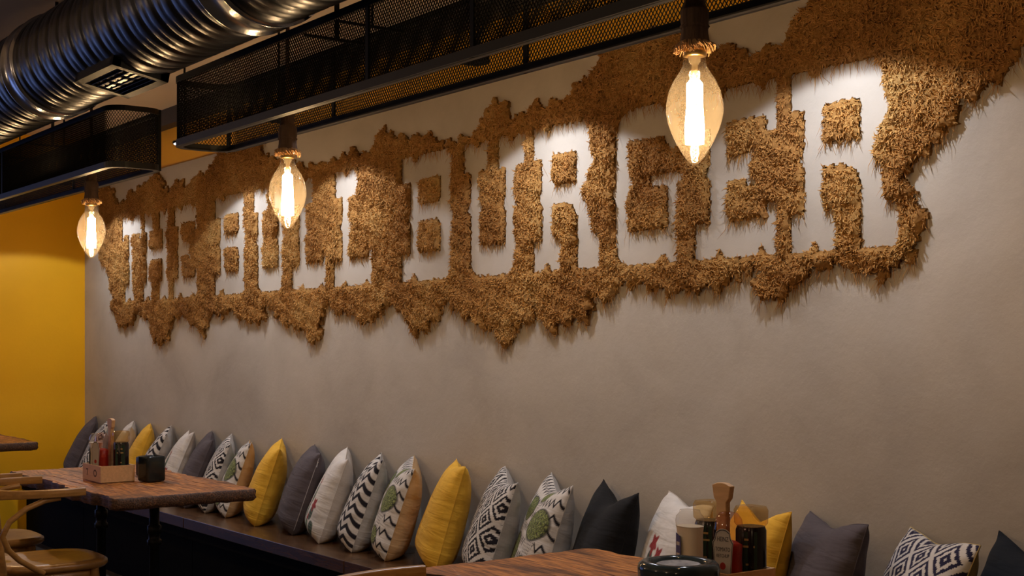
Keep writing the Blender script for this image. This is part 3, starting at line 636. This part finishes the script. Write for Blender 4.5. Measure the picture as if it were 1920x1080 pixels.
# ------------------------------------------------------------------ chairs
def chair(label, loc, rz=0.0):
    t = thing('armchair', label, 'chair', loc, rz, 'bentwood armchairs')
    m = MB(); prof = [(0.165, 0.438), (0.205, 0.440), (0.215, 0.452), (0.213, 0.466), (0.200, 0.474), (0.16, 0.471), (0.09, 0.464), (0.0, 0.461)]
    m.lathe(prof, (0, 0.02, 0), 48, pw=3.2, sy=1.05, cap=True); m.build('seat', M_chair, t)
    m = MB(); m.lathe([(0.175, 0.395), (0.195, 0.395), (0.195, 0.438), (0.175, 0.438), (0.175, 0.395)], (0, 0, 0), 40, pw=3.2, cap=False); m.build('apron', M_chair, t)
    for sx in (-1, 1):
        m = MB(); m.tube([(sx*0.165, 0.16, 0.44), (sx*0.175, 0.175, 0.25), (sx*0.185, 0.19, 0.0)], [0.019, 0.018, 0.014], 12); m.build('front_leg', M_chair, t)
        m = MB(); m.tube([(sx*0.19, -0.27, 0.0), (sx*0.18, -0.215, 0.25), (sx*0.178, -0.205, 0.45), (sx*0.19, -0.225, 0.60), (sx*0.205, -0.245, 0.765)], [0.014, 0.017, 0.018, 0.017, 0.015], 12); m.build('rear_leg', M_chair, t)
        m = MB(); pts = []
        ctrl = [(0.268, -0.01, 0.745), (0.270, -0.07, 0.738), (0.272, -0.14, 0.712), (0.272, -0.205, 0.665), (0.27, -0.230, 0.61), (0.262, -0.205, 0.555), (0.25, -0.16, 0.51), (0.235, -0.10, 0.47), (0.222, -0.06, 0.447)]
        m.tube([(sx*a, b, c) for a, b, c in ctrl], 0.0115, 10); m.build('arm_hoop', M_chair, t)
        m = MB(); m.tube([(sx*0.09, -0.20, 0.45), (sx*0.10, -0.25, 0.6), (sx*0.11, -0.285, 0.765)], 0.010, 8); m.build('back_spindle', M_chair, t)
    ctrl = []
    for i in range(41):
        a = PI*i/40
        ctrl.append((-0.285*math.copysign(abs(math.cos(a))**0.75, math.cos(a)), -0.30*abs(math.sin(a))**0.85, 0.765))
    ctrl = [(-0.272, 0.085, 0.765), (-0.28, 0.04, 0.765)]+ctrl+[(0.28, 0.04, 0.765), (0.272, 0.085, 0.765)]
    k = len(ctrl)
    def sec(i):
        w = math.sin(PI*i/(k-1)); hh = 0.016+0.024*w**7; tt = 0.012
        return [(-tt, -hh), (tt, -hh), (tt*1.1, 0), (tt, hh), (-tt, hh), (-tt*1.1, 0)]
    m = MB(); m.tube(ctrl, 0.01, sec=sec, up=(0, 0, 1)); m.build('back_rail', M_chair, t, bevel=0.004)
    m = MB(); m.tube([(0.15*math.cos(2*PI*j/28), 0.15*math.sin(2*PI*j/28), 0.24) for j in range(28)], 0.009, 8, closed=True); m.build('leg_ring', M_chair, t)
    return t
chair('nearer bentwood armchair at the left table, its hooped arm and seat front and centre', (-5.54, -1.49, 0))
chair('bentwood armchair behind the nearer one at the left table, seat half hidden', (-6.30, -1.515, 0), 0.0)
chair('bentwood armchair at bottom centre, only its back rail showing by the near table', (-2.64, -1.40, 0), 0.0)

# ------------------------------------------------------------------ condiments
M_redc = clear('clear_red_bottle', (0.9, 0.75, 0.70), 0.08)
M_ket = plain('tomato_sauce', (0.36, 0.022, 0.010), 0.35, var=0.1)
M_clearp = clear('clear_plastic', (0.95, 0.93, 0.9), 0.06, body=(0.7, 0.68, 0.64), bodymix=0.12)
M_amber = clear('amber_plastic', (0.95, 0.82, 0.58), 0.07, body=(0.62, 0.45, 0.22), bodymix=0.16)
M_mayo = plain('white_sauce', (0.80, 0.75, 0.63), 0.4, var=0.05)
M_soy = plain('dark_sauce_bottle', (0.014, 0.010, 0.010), 0.15, var=0.2)
M_lab = plain('cream_label', (0.52, 0.49, 0.46), 0.6, var=0.05)
M_ink = plain('label_ink', (0.06, 0.055, 0.06), 0.6)
M_lblue = plain('blue_label', (0.035, 0.035, 0.17), 0.5)
M_lgreen = plain('dark_green_label', (0.012, 0.035, 0.022), 0.5)
M_gold = plain('gold_ink', (0.45, 0.30, 0.12), 0.5)
M_tom = plain('tomato_print', (0.40, 0.03, 0.02), 0.6)
M_pot = plain('dark_blue_glaze', (0.030, 0.050, 0.062), 0.14, var=0.3, scale=14, bump=0.1, bscale=20)
M_potb = plain('black_glaze', (0.012, 0.018, 0.021), 0.2, var=0.3, scale=14)
M_sugar = plain('pale_paper_packets', (0.36, 0.36, 0.38), 0.7, var=0.3, scale=60)
def face_M(x, y, z, ang):          # plate facing direction ang in the xy plane (label local z = outward)
    return Matrix.Translation((x, y, z)) @ Matrix.Rotation(ang+PI/2, 4, 'Z') @ Matrix.Rotation(PI/2, 4, 'X')
def plate(name, parent, poly, M, d, mat): m = MB(); m.prism(poly, M, d); return m.build(name, mat, parent)
def ketchup(label, loc, ang, detail=True):
    t = thing('ketchup_bottle', label, 'bottle', loc); t.scale = (BS*1.0, BS*1.0, BS*1.1)
    m = MB(); m.lathe([(0.030, 0.0), (0.033, 0.01), (0.030, 0.03), (0.028, 0.07), (0.029, 0.095), (0.031, 0.118), (0.026, 0.142), (0.018, 0.152), (0.004, 0.155)], n=28, sy=0.85, pw=2.6); m.build('bottle', M_redc, t)
    m = MB(); m.lathe([(0.028, 0.002), (0.031, 0.011), (0.028, 0.03), (0.0262, 0.07), (0.0268, 0.095), (0.015, 0.101), (0.0, 0.1)], n=28, sy=0.85, pw=2.6); m.build('sauce', M_ket, t)
    key = [(-0.019, -0.05), (0.019, -0.05), (0.024, 0.012), (0.026, 0.022), (0.02, 0.03), (0.017, 0.042), (0.008, 0.047), (0, 0.048), (-0.008, 0.047), (-0.017, 0.042), (-0.02, 0.03), (-0.026, 0.022), (-0.024, 0.012)]
    M = face_M(math.cos(ang)*0.0300, math.sin(ang)*0.0290, 0.080, ang) @ Matrix.Diagonal((0.86, 0.96, 1, 1))
    lb = plate('label', t, key, M, 0.0008, M_lab)
    inn = [(x*0.9, y*0.93) for x, y in key]
    link('label_border', curve_mesh('label_border', [[(x*0.95, y*0.965) for x, y in key], inn], 0.0004, M_ink), lb, M @ Matrix.Translation((0, 0, 0.001)))
    if detail:
        for tx, sz, yy in (('HEINZ', 0.0125, 0.028), ('TOMATO', 0.0112, 0.009), ('KETCHUP', 0.0092, -0.003)):
            link('lettering', text_mesh('lettering', tx, sz, 0.0004, M_ink), lb, M @ Matrix.Translation((0, yy, 0.001)) @ Matrix.Diagonal((0.78, 1.0, 1, 1)))
    m = MB(); m.prism([(0.007*math.cos(a*PI/8), 0.007*math.sin(a*PI/8)-0.022) for a in range(16)], M @ Matrix.Translation((0, 0, 0.0008)), 0.0005); m.build('tomato_print', M_tom, lb)
    return t
def mayo(label, loc, ang):
    t = thing('mayonnaise_bottle', label, 'bottle', loc); t.scale = (BS*0.88, BS*0.88, BS)
    m = MB(); m.lathe([(0.030, 0.0), (0.032, 0.01), (0.031, 0.115), (0.033, 0.13)], n=28, sy=0.8, pw=2.6); m.build('bottle', M_mayo, t)
    m = MB(); m.lathe([(0.0335, 0.128), (0.035, 0.14), (0.033, 0.150), (0.025, 0.158), (0.024, 0.163), (0.0, 0.164)], n=28, sy=0.8, pw=2.6); m.build('cap', M_clearp, t)
    M = face_M(math.cos(ang)*0.031, math.sin(ang)*0.027, 0.075, ang)
    lb = plate('label', t, [(-0.016, -0.055), (0.014, -0.05), (0.017, 0.02), (0.012, 0.035), (-0.016, 0.04)], M, 0.0008, M_lblue)
    for yy, w in ((0.018, 0.010), (-0.005, 0.011), (-0.028, 0.008)):
        plate('label_stripe', lb, [(-w, yy-0.003), (w, yy-0.002), (w, yy+0.005), (-w, yy+0.004)], M @ Matrix.Translation((0, 0, 0.0008)), 0.0004, M_lab)
    return t
def sauce(label, loc, ang):
    t = thing('sauce_bottle', label, 'bottle', loc); t.scale = (BS*1.0, BS*1.0, BS)
    m = MB(); m.lathe([(0.027, 0.0), (0.029, 0.008), (0.029, 0.128), (0.026, 0.136)], n=28, sy=0.9, pw=3.0); m.build('bottle', M_soy, t)
    m = MB(); m.lathe([(0.027, 0.135), (0.033, 0.142), (0.034, 0.168), (0.030, 0.176), (0.012, 0.178), (0.0, 0.172)], n=28, sy=0.9, pw=2.6); m.build('cap', M_amber, t)
    M = face_M(math.cos(ang)*0.0295, math.sin(ang)*0.0275, 0.085, ang)
    lb = plate('label', t, [(-0.017, -0.04), (0.017, -0.04), (0.017, 0.042), (-0.017, 0.042)], M, 0.0007, M_lgreen)
    for yy, w in ((0.026, 0.009), (0.012, 0.012), (-0.024, 0.006)):
        plate('label_stripe', lb, [(-w, yy-0.0015), (w, yy-0.0015), (w, yy+0.0025), (-w, yy+0.0025)], M @ Matrix.Translation((0, 0, 0.0008)), 0.0004, M_gold)
    plate('side_label', t, [(-0.008, -0.05), (0.008, -0.05), (0.008, -0.038), (-0.008, -0.038)], face_M(math.cos(ang+1.2)*0.0295, math.sin(ang+1.2)*0.0275, 0.075, ang+1.2), 0.0007, M_lab)
    return t
def caddy(label, x0, x1, y0, y1, z=0.75, hoff=0.012, hx=0.0, rz=0.0):
    cx, cy = (x0+x1)/2, (y0+y1)/2; hoffx = hx; hx, hy = (x1-x0)/2, (y1-y0)/2; H = 0.07; w = 0.008
    t = thing('condiment_caddy', label, 'caddy', (cx, cy, z), rz, 'wooden condiment caddies')
    m = MB(); m.box(-hx+w, hx-w, -hy+w, hy-w, 0.001, 0.009); m.build('base', M_tray, t)
    for a in (-1, 1):
        m = MB(); m.box(-hx, hx, a*hy-(w if a > 0 else 0), a*hy+(w if a < 0 else 0), 0, H); pn = m.build('side_panel', M_tray, t)
        if a < 0:
            Mm = Matrix.Translation((-0.055, -hy-0.0003, 0.036)) @ Matrix.Rotation(PI/2, 4, 'X')
            m = MB(); m.prism([(-0.012, 0.014), (0.010, 0.014), (0.002, -0.015), (-0.004, -0.015), (0.003, 0.009), (-0.012, 0.009)], Mm, 0.0004); m.build('burnt_mark', M_burn, pn)
            Mm = Matrix.Translation((0.045, -hy-0.0003, 0.036)) @ Matrix.Rotation(PI/2, 4, 'X')
            link('burnt_mark', curve_mesh('burnt_mark', [[(0.020*math.cos(k*PI/10), 0.016*math.sin(k*PI/10)) for k in range(20)], [(0.014*math.cos(k*PI/10), 0.010*math.sin(k*PI/10)) for k in range(20)]], 0.0006, M_burn), pn, Mm)
        m = MB(); m.box(a*hx-(w if a > 0 else 0), a*hx+(w if a < 0 else 0), -hy+w, hy-w, 0, H); m.build('end_panel', M_tray, t)
    m = MB(); Mh = Matrix.Translation((hoffx, hoff, 0)) @ Matrix.Rotation(PI/2, 4, 'X')
    m.prism([(-0.014, 0.009), (0.014, 0.009), (0.014, 0.222), (0.022, 0.232), (0.027, 0.262), (0.012, 0.268), (0, 0.269), (-0.012, 0.268), (-0.027, 0.262), (-0.022, 0.232), (-0.014, 0.222)], Mh @ Matrix.Diagonal((1.12, 1, 1, 1)), 0.016)
    m.build('handle', M_tray, t, bevel=0.002)
    return t
TZ = 0.763
BS = 1.17
def at_table(px, py, z):           # a point of the photo on the plane of height z
    u = (px-CX)/F; t = (CAM.z-z)*F/(py-HY)
    return t*(-CS+u*SN), CAM.y+t*(SN+u*CS)
# far table
caddy('pale wooden condiment caddy with paddle handle on the far rustic table', -5.87, -5.64, -1.21, -1.06, 0.7535, 0.020)
mayo('clear topped white sauce bottle in the far caddy', (-5.822, -1.167, TZ), -1.9)
ketchup('red sauce bottle in the far caddy', (-5.745, -1.168, TZ), -1.2, False)
sauce('dark sauce bottle with amber cap in the far caddy', (-5.686, -1.104, TZ), -0.5)
# near table
caddy('pale wooden condiment caddy with paddle handle on the near rustic table', -2.42, -2.17, -0.965, -0.805, 0.7535, 0.012, 0.028)
mayo('white sauce bottle with blue label in the near caddy', (-2.335, -0.925, TZ), -2.0)
ketchup('red sauce bottle with cream keystone label in the near caddy', (-2.212, -0.919, TZ), -1.2)
sauce('dark sauce bottle with amber cap left of the near paddle handle', (-2.347, -0.847, TZ), -1.2)
sauce('dark sauce bottle with amber cap at the right of the near caddy', (-2.212, -0.844, TZ), -1.0)
# pots
m = MB(); m.lathe([(0.060, 0.0), (0.075, 0.006), (0.082, 0.03), (0.086, 0.085), (0.0865, 0.097), (0.084, 0.107), (0.077, 0.1135), (0.069, 0.114), (0.062, 0.109), (0.058, 0.098), (0.055, 0.02), (0.0, 0.015)], n=56, pw=2.5)
t = thing('pot', 'dark blue glazed round pot on the near table in front of the bottles', 'pot', (-2.19, -1.10, 0.7535)); m.build('body', M_pot, t)
m = MB(); m.lathe([(0.052, 0.02), (0.055, 0.101), (0.045, 0.108), (0.03, 0.103), (0.0, 0.107)], n=28, pw=2.4, smooth=False); m.build('packets', M_sugar, t)
def small_pot(label, x, y, s, h):
    t = thing('pot', label, 'pot', (x, y, 0.7535), 0.15)
    m = MB(); m.lathe([(s*0.92, 0.0), (s, 0.006), (s, h-0.008), (s*0.96, h), (s*0.86, h), (s*0.84, h-0.008), (s*0.84, 0.012), (0.0, 0.01)], n=40, pw=7); m.build('body', M_potb, t)
    m = MB(); m.lathe([(s*0.8, 0.012), (s*0.8, h-0.02), (0.0, h-0.018)], n=24, pw=6, smooth=False); m.build('packets', M_sugar, t)
small_pot('square black glazed pot beside the far caddy', -5.60, -1.00, 0.046, 0.108)
small_pot('smaller black glazed pot behind the square one on the far table', -5.83, -0.93, 0.040, 0.085)

# ------------------------------------------------------------------ mesh light troughs
CY0, CY1, CZ0, CZ1 = -1.24, -1.01, 2.085, 2.345
def rr_path(x0, x1, y0, y1, r, k=7):
    pts = []
    for (cx, cy, a0) in ((x1-r, y1-r, 0), (x0+r, y1-r, PI/2), (x0+r, y0+r, PI), (x1-r, y0+r, 3*PI/2)):
        for i in range(k+1): a = a0+PI/2*i/k; pts.append((cx+r*math.cos(a), cy+r*math.sin(a)))
    return pts
def resample(pts, step):
    P = [Vector((x, y, 0)) for x, y in pts]; P.append(P[0]); d = [0]
    for i in range(1, len(P)): d.append(d[-1]+(P[i]-P[i-1]).length)
    n = int(round(d[-1]/step/2))*2
    s = np.linspace(0, d[-1], n*2, endpoint=False)
    return np.interp(s, d, [p.x for p in P]), np.interp(s, d, [p.y for p in P]), n
def trough(label, x0, x1, posts, rods):
    cx, cy = (x0+x1)/2, (CY0+CY1)/2
    t = thing('mesh_trough', label, 'light trough', (cx, cy, CZ0), group='black mesh light troughs')
    path = [(x-cx, y-cy) for x, y in rr_path(x0, x1, CY0, CY1, 0.075)]
    H = CZ1-CZ0
    for nm, z, hh, dd in (('bottom_rail', 0.013, 0.013, 0.005), ('top_rail', H-0.011, 0.011, 0.005)):
        m = MB(); m.tube([(x, y, z) for x, y in path], 0.01, closed=True, sec=lambda i, hh=hh, dd=dd: [(-dd, -hh), (dd, -hh), (dd, hh), (-dd, hh)], up=(0, 0, 1)); m.build(nm, M_rail, t)
    m = MB(); lip = [(x-cx, y-cy) for x, y in rr_path(x0+0.011, x1-0.011, CY0+0.011, CY1-0.011, 0.066)]
    m.tube([(x, y, 0.002) for x, y in lip], 0.01, closed=True, sec=lambda i: [(-0.010, -0.002), (0.010, -0.002), (0.010, 0.002), (-0.010, 0.002)], up=(0, 0, 1)); m.build('bottom_lip', M_rail, t)
    # expanded metal: zigzag strands that touch their neighbours
    step = 0.0066; X, Y, n = resample(path, step); nn = len(X)
    rows = 26; z0, z1 = 0.018, H-0.014; zz = np.linspace(z0, z1, rows+1)
    V = []; Qs = []
    tx = np.roll(X, -1)-np.roll(X, 1); ty = np.roll(Y, -1)-np.roll(Y, 1); ll = np.hypot(tx, ty); tx /= ll; ty /= ll
    hw, hd = 0.0015, 0.0017
    for j in range(n):
        idx = [(2*j+(1 if (j+k) % 2 else -1)) % nn for k in range(rows+1)]
        b0 = len(V)
        for k in range(rows+1):
            i = idx[k]; x, y = X[i], Y[i]
            for (a, b) in ((-hw, -hd*0.7), (hw, -hd*0.7), (0, hd)):
                V.append((x+tx[i]*a+ty[i]*b, y+ty[i]*a-tx[i]*b, zz[k]))
        for k in range(rows):
            for e in range(3): Qs.append((b0+3*k+e, b0+3*k+(e+1) % 3, b0+3*k+3+(e+1) % 3, b0+3*k+3+e))
    o = link('mesh_panel', fast_mesh('mesh_panel', np.array(V), np.array(Qs), M_black, False), t); o['kind'] = 'stuff'
    for (px_, side_) in posts:
        y = (CY0 if side_ < 0 else CY1)-cy
        m = MB(); m.box(px_-cx-0.008, px_-cx+0.008, y-0.004, y+0.004, 0.0, H); m.build('upright', M_black, t)
    for x in (x0+0.03, x1-0.03):
        m = MB(); m.box(x-cx-0.006, x-cx+0.006, CY1-cy-0.016, CY1-cy-0.004, 0, H); m.build('upright', M_black, t)
    for (rx, w) in rods:
        m = MB(); m.box(rx-cx-w, rx-cx+w, -w, w, H-0.03, 2.79-CZ0); m.build('hanging_rod', M_black, t)
        m = MB(); m.box(rx-cx-w, rx-cx+w, CY0-cy, CY1-cy, H-0.036, H-0.028); m.build('cross_bar', M_black, t)
    return t
trough('long black mesh trough above the middle and near bulbs', -4.79, -1.62, [(-3.33, -1), (-2.80, -1), (-2.88, 1), (-3.95, 1)], [(-3.72, 0.006), (-2.0, 0.006), (-3.5, 0.003)])
trough('black mesh trough at the left above the far bulb', -8.6, -5.43, [(-7.0, -1), (-6.6, 1)], [(-6.56, 0.006), (-8.2, 0.006), (-7.1, 0.003)])

# ------------------------------------------------------------------ bulbs
def bulb(label, x, y, zb):
    t = thing('pendant_bulb', label, 'bulb', (x, y, zb), group='hanging filament bulbs')
    prof = [(0.0, 0.0), (0.006, 0.001), (0.013, 0.006), (0.027, 0.025), (0.043, 0.053), (0.056, 0.084), (0.0625, 0.112), (0.0625, 0.132), (0.057, 0.160), (0.046, 0.184), (0.034, 0.202), (0.027, 0.214), (0.0245, 0.228), (0.0245, 0.242)]
    P = np.array(prof); s = np.linspace(0, len(P)-1, 46); prof2 = [(np.interp(q, range(len(P)), P[:, 0]), np.interp(q, range(len(P)), P[:, 1])) for q in s]
    m = MB(); m.lathe(prof2, n=48, cap=False); m.build('glass_envelope', M_glass, t)
    m = MB(); m.lathe([(0.016, 0.244), (0.013, 0.226), (0.007, 0.218), (0.007, 0.205), (0.010, 0.200), (0.004, 0.196), (0.0025, 0.18), (0.0025, 0.04), (0.0, 0.038)], n=16); m.build('glass_stem', M_stem, t)
    m = MB(); K = 14
    for k in range(K):
        a = 2*PI*k/K; r0 = 0.0165; a2 = a+0.12
        m.tube([(0.010*math.cos(a), 0.010*math.sin(a), 0.186), (0.0165*math.cos(a), 0.0165*math.sin(a), 0.178), (r0*math.cos(a2), r0*math.sin(a2), 0.13), (0.0185*math.cos(a), 0.0185*math.sin(a), 0.08), (0.018*math.cos(a2), 0.018*math.sin(a2), 0.046)], [0.0007, 0.0010, 0.0018, 0.0032, 0.0028], 6)
    m.build('filament', M_fil, t)
    m = MB(); m.tube([(0.005*math.cos(q*1.3), 0.005*math.sin(q*1.3), 0.006+0.0018*q) for q in range(18)], 0.0007, 5); m.build('spring', M_iron, t)
    m = MB(); m.lathe([(0.020, 0.236), (0.026, 0.238), (0.026, 0.256), (0.02, 0.26)], n=28); m.build('brass_collar', M_brass, t)
    r = random.Random(int(x*100))
    m = MB(); m.lathe([(0.020, 0.252), (0.034, 0.262), (0.030, 0.285), (0.029, 0.30), (0.031, 0.315), (0.031, 0.335), (0.026, 0.347), (0.022, 0.352), (0.024, 0.365), (0.022, 0.39), (0.018, 0.42), (0.010, 0.43)], n=28); m.build('jute_wrap', M_rope, t)
    for z in (0.302, 0.350):
        mm = MB(); mm.lathe([(0.0305 if z < 0.32 else 0.0225, z-0.004), (0.033 if z < 0.32 else 0.0255, z), (0.0305 if z < 0.32 else 0.0225, z+0.004)], n=24, cap=False); mm.build('binding', M_rope, t)
    m = MB()
    for k in range(170):
        a = r.uniform(0, 2*PI); rr = r.uniform(0.026, 0.033); dz = r.uniform(-0.016, 0.002); out = r.uniform(0.004, 0.013)
        m.tube([(rr*math.cos(a), rr*math.sin(a), 0.268), ((rr+out)*math.cos(a+0.1), (rr+out)*math.sin(a+0.1), 0.262+dz*0.6), ((rr+out*1.1)*math.cos(a+0.2), (rr+out*1.1)*math.sin(a+0.2), 0.258+dz)], [0.0022, 0.0018, 0.001], 4)
    o = m.build('frayed_skirt', M_fray, t); o['kind'] = 'stuff'
    m = MB(); m.tube([(0, 0, 0.425), (0, 0, 2.79-zb)], 0.007, 8); m.build('cord', M_rope, t)
    return t
for x, zb, lb in ((-2.108, 1.745, 'nearest and largest looking glowing filament bulb, in front of the sign G'), (-4.05, 1.737, 'middle glowing filament bulb, in front of the word BULL'), (-5.99, 1.737, 'farthest glowing filament bulb, left of the sign by the yellow wall'), (-7.93, 1.737, 'added glowing filament bulb beyond the left picture edge, lighting the yellow wall')):
    bulb(lb, x, -1.13, zb)  # the last bulb is out of view, added to light the yellow wall

# ------------------------------------------------------------------ wall spots
for i, x in enumerate(SPOT_X):
    names = ['over the sign T', 'over the first sign B, its lit lens showing', 'over the second sign L', 'over the middle sign R', 'over the last sign R']
    t = thing('wall_spotlight', 'small downlight '+names[i]+', by the moss wall', 'spotlight', (x, SPOT_Y, SPOT_Z), group='wall washing downlights')
    m = MB(); m.lathe([(0.052, 0.0), (0.054, 0.004), (0.052, 0.012), (0.03, 0.016), (0.012, 0.02)], n=32); m.build('housing', M_black, t)
    flush = i == 1
    m = MB(); m.lathe([(0.047, -0.003), (0.047, 0.001)] if flush else [(0.02, -0.0005), (0.02, 0.001)], n=32); m.build('lens', M_lens, t)
    if not flush:
        m = MB(); m.lathe([(0.050, 0.0), (0.052, -0.026), (0.054, -0.026), (0.053, 0.004)], n=32, cap=False); m.build('baffle', M_panel, t)
    m = MB(); m.tube([(0.02, 0, 0.01), (0.02, 0, 2.79-SPOT_Z)], 0.006, 8); m.build('stem', M_black, t)

# ------------------------------------------------------------------ spiral duct
DY, DZ, DR = -3.18+1.79, 2.517, 0.20
t = thing('spiral_duct', 'dark spiral ventilation duct under the ceiling at top left', 'duct', (-5.0, DY, DZ))
xs = np.arange(-9.40, 0.2, 0.0105); nt_ = 72; th = np.linspace(0, 2*PI, nt_, endpoint=False)
XX, TT = np.meshgrid(xs, th, indexing='ij'); f = (XX/0.127-TT/(2*PI)) % 1.0
f2 = (f*2) % 1.0
R_ = DR-0.0065*np.exp(-(np.minimum(f, 1-f)/0.055)**2)+0.002*np.sin(f2*PI)+0.003*np.sin(f*PI)-0.003*np.exp(-((f-0.5)/0.03)**2)
V = np.stack([XX+5.0, R_*np.cos(TT), R_*np.sin(TT)], -1).reshape(-1, 3)
i, j = np.meshgrid(np.arange(len(xs)-1), np.arange(nt_), indexing='ij'); i = i.ravel(); j = j.ravel(); j2 = (j+1) % nt_
q = np.stack([i*nt_+j, i*nt_+j2, (i+1)*nt_+j2, (i+1)*nt_+j], 1)
link('duct_tube', fast_mesh('duct_tube', V, q, M_duct), t)
for xc in (-7.60, -5.66, -3.72, -1.78):
    m = MB(); n0 = len(m.v)
    prof = [(-0.075, 0.203), (-0.07, 0.214), (-0.062, 0.214), (-0.056, 0.206), (0.056, 0.206), (0.062, 0.214), (0.07, 0.214), (0.075, 0.203)]
    vs = []; 
    for (dx, rr) in prof:
        for k in range(64): a = 2*PI*k/64; vs.append((xc+5+dx, rr*math.cos(a), rr*math.sin(a)))
    m.add(vs, [(p_*64+k, p_*64+(k+1) % 64, (p_+1)*64+(k+1) % 64, (p_+1)*64+k) for p_ in range(7) for k in range(64)], 0, True)
    c = m.build('collar', M_collar, t)
    m = MB(); m.box(xc+5-0.075, xc+5-0.06, -0.012, 0.012, 0.2, 0.228); m.build('clamp_bolt', M_black, c)
    m = MB(); m.box(xc+5-0.004, xc+5+0.004, -0.006, 0.006, 0.205, 2.79-DZ); m.build('hanger', M_black, c)
m = MB(); vx, vw = 0.20, 0.105
for (a, b, c_, d_) in ((-vx, vx, -vw, -vw+0.03), (-vx, vx, vw-0.03, vw), (-vx, -vx+0.03, -vw, vw), (vx-0.03, vx, -vw, vw)):
    m.box(5-4.80+a, 5-4.80+b, c_, d_, -0.209, -0.165)
VR = Matrix.Rotation(math.radians(-11), 4, 'X')
vent = m.build('vent_register', M_vent, t); vent.matrix_local = VR
m = MB(); m.box(5-4.80-vx+0.02, 5-4.80+vx-0.02, -vw+0.02, vw-0.02, -0.196, -0.192); m.build('vent_cavity', M_trim, vent)
for k in range(7):
    y = -0.066+0.022*k
    m = MB(); m.box(-vx+0.028, vx-0.028, -0.009, 0.009, -0.0009, 0.0009, M=Matrix.Translation((5-4.80, y, -0.202)) @ Matrix.Rotation(0.7, 4, 'X')); m.build('vent_slat', M_vent, vent)
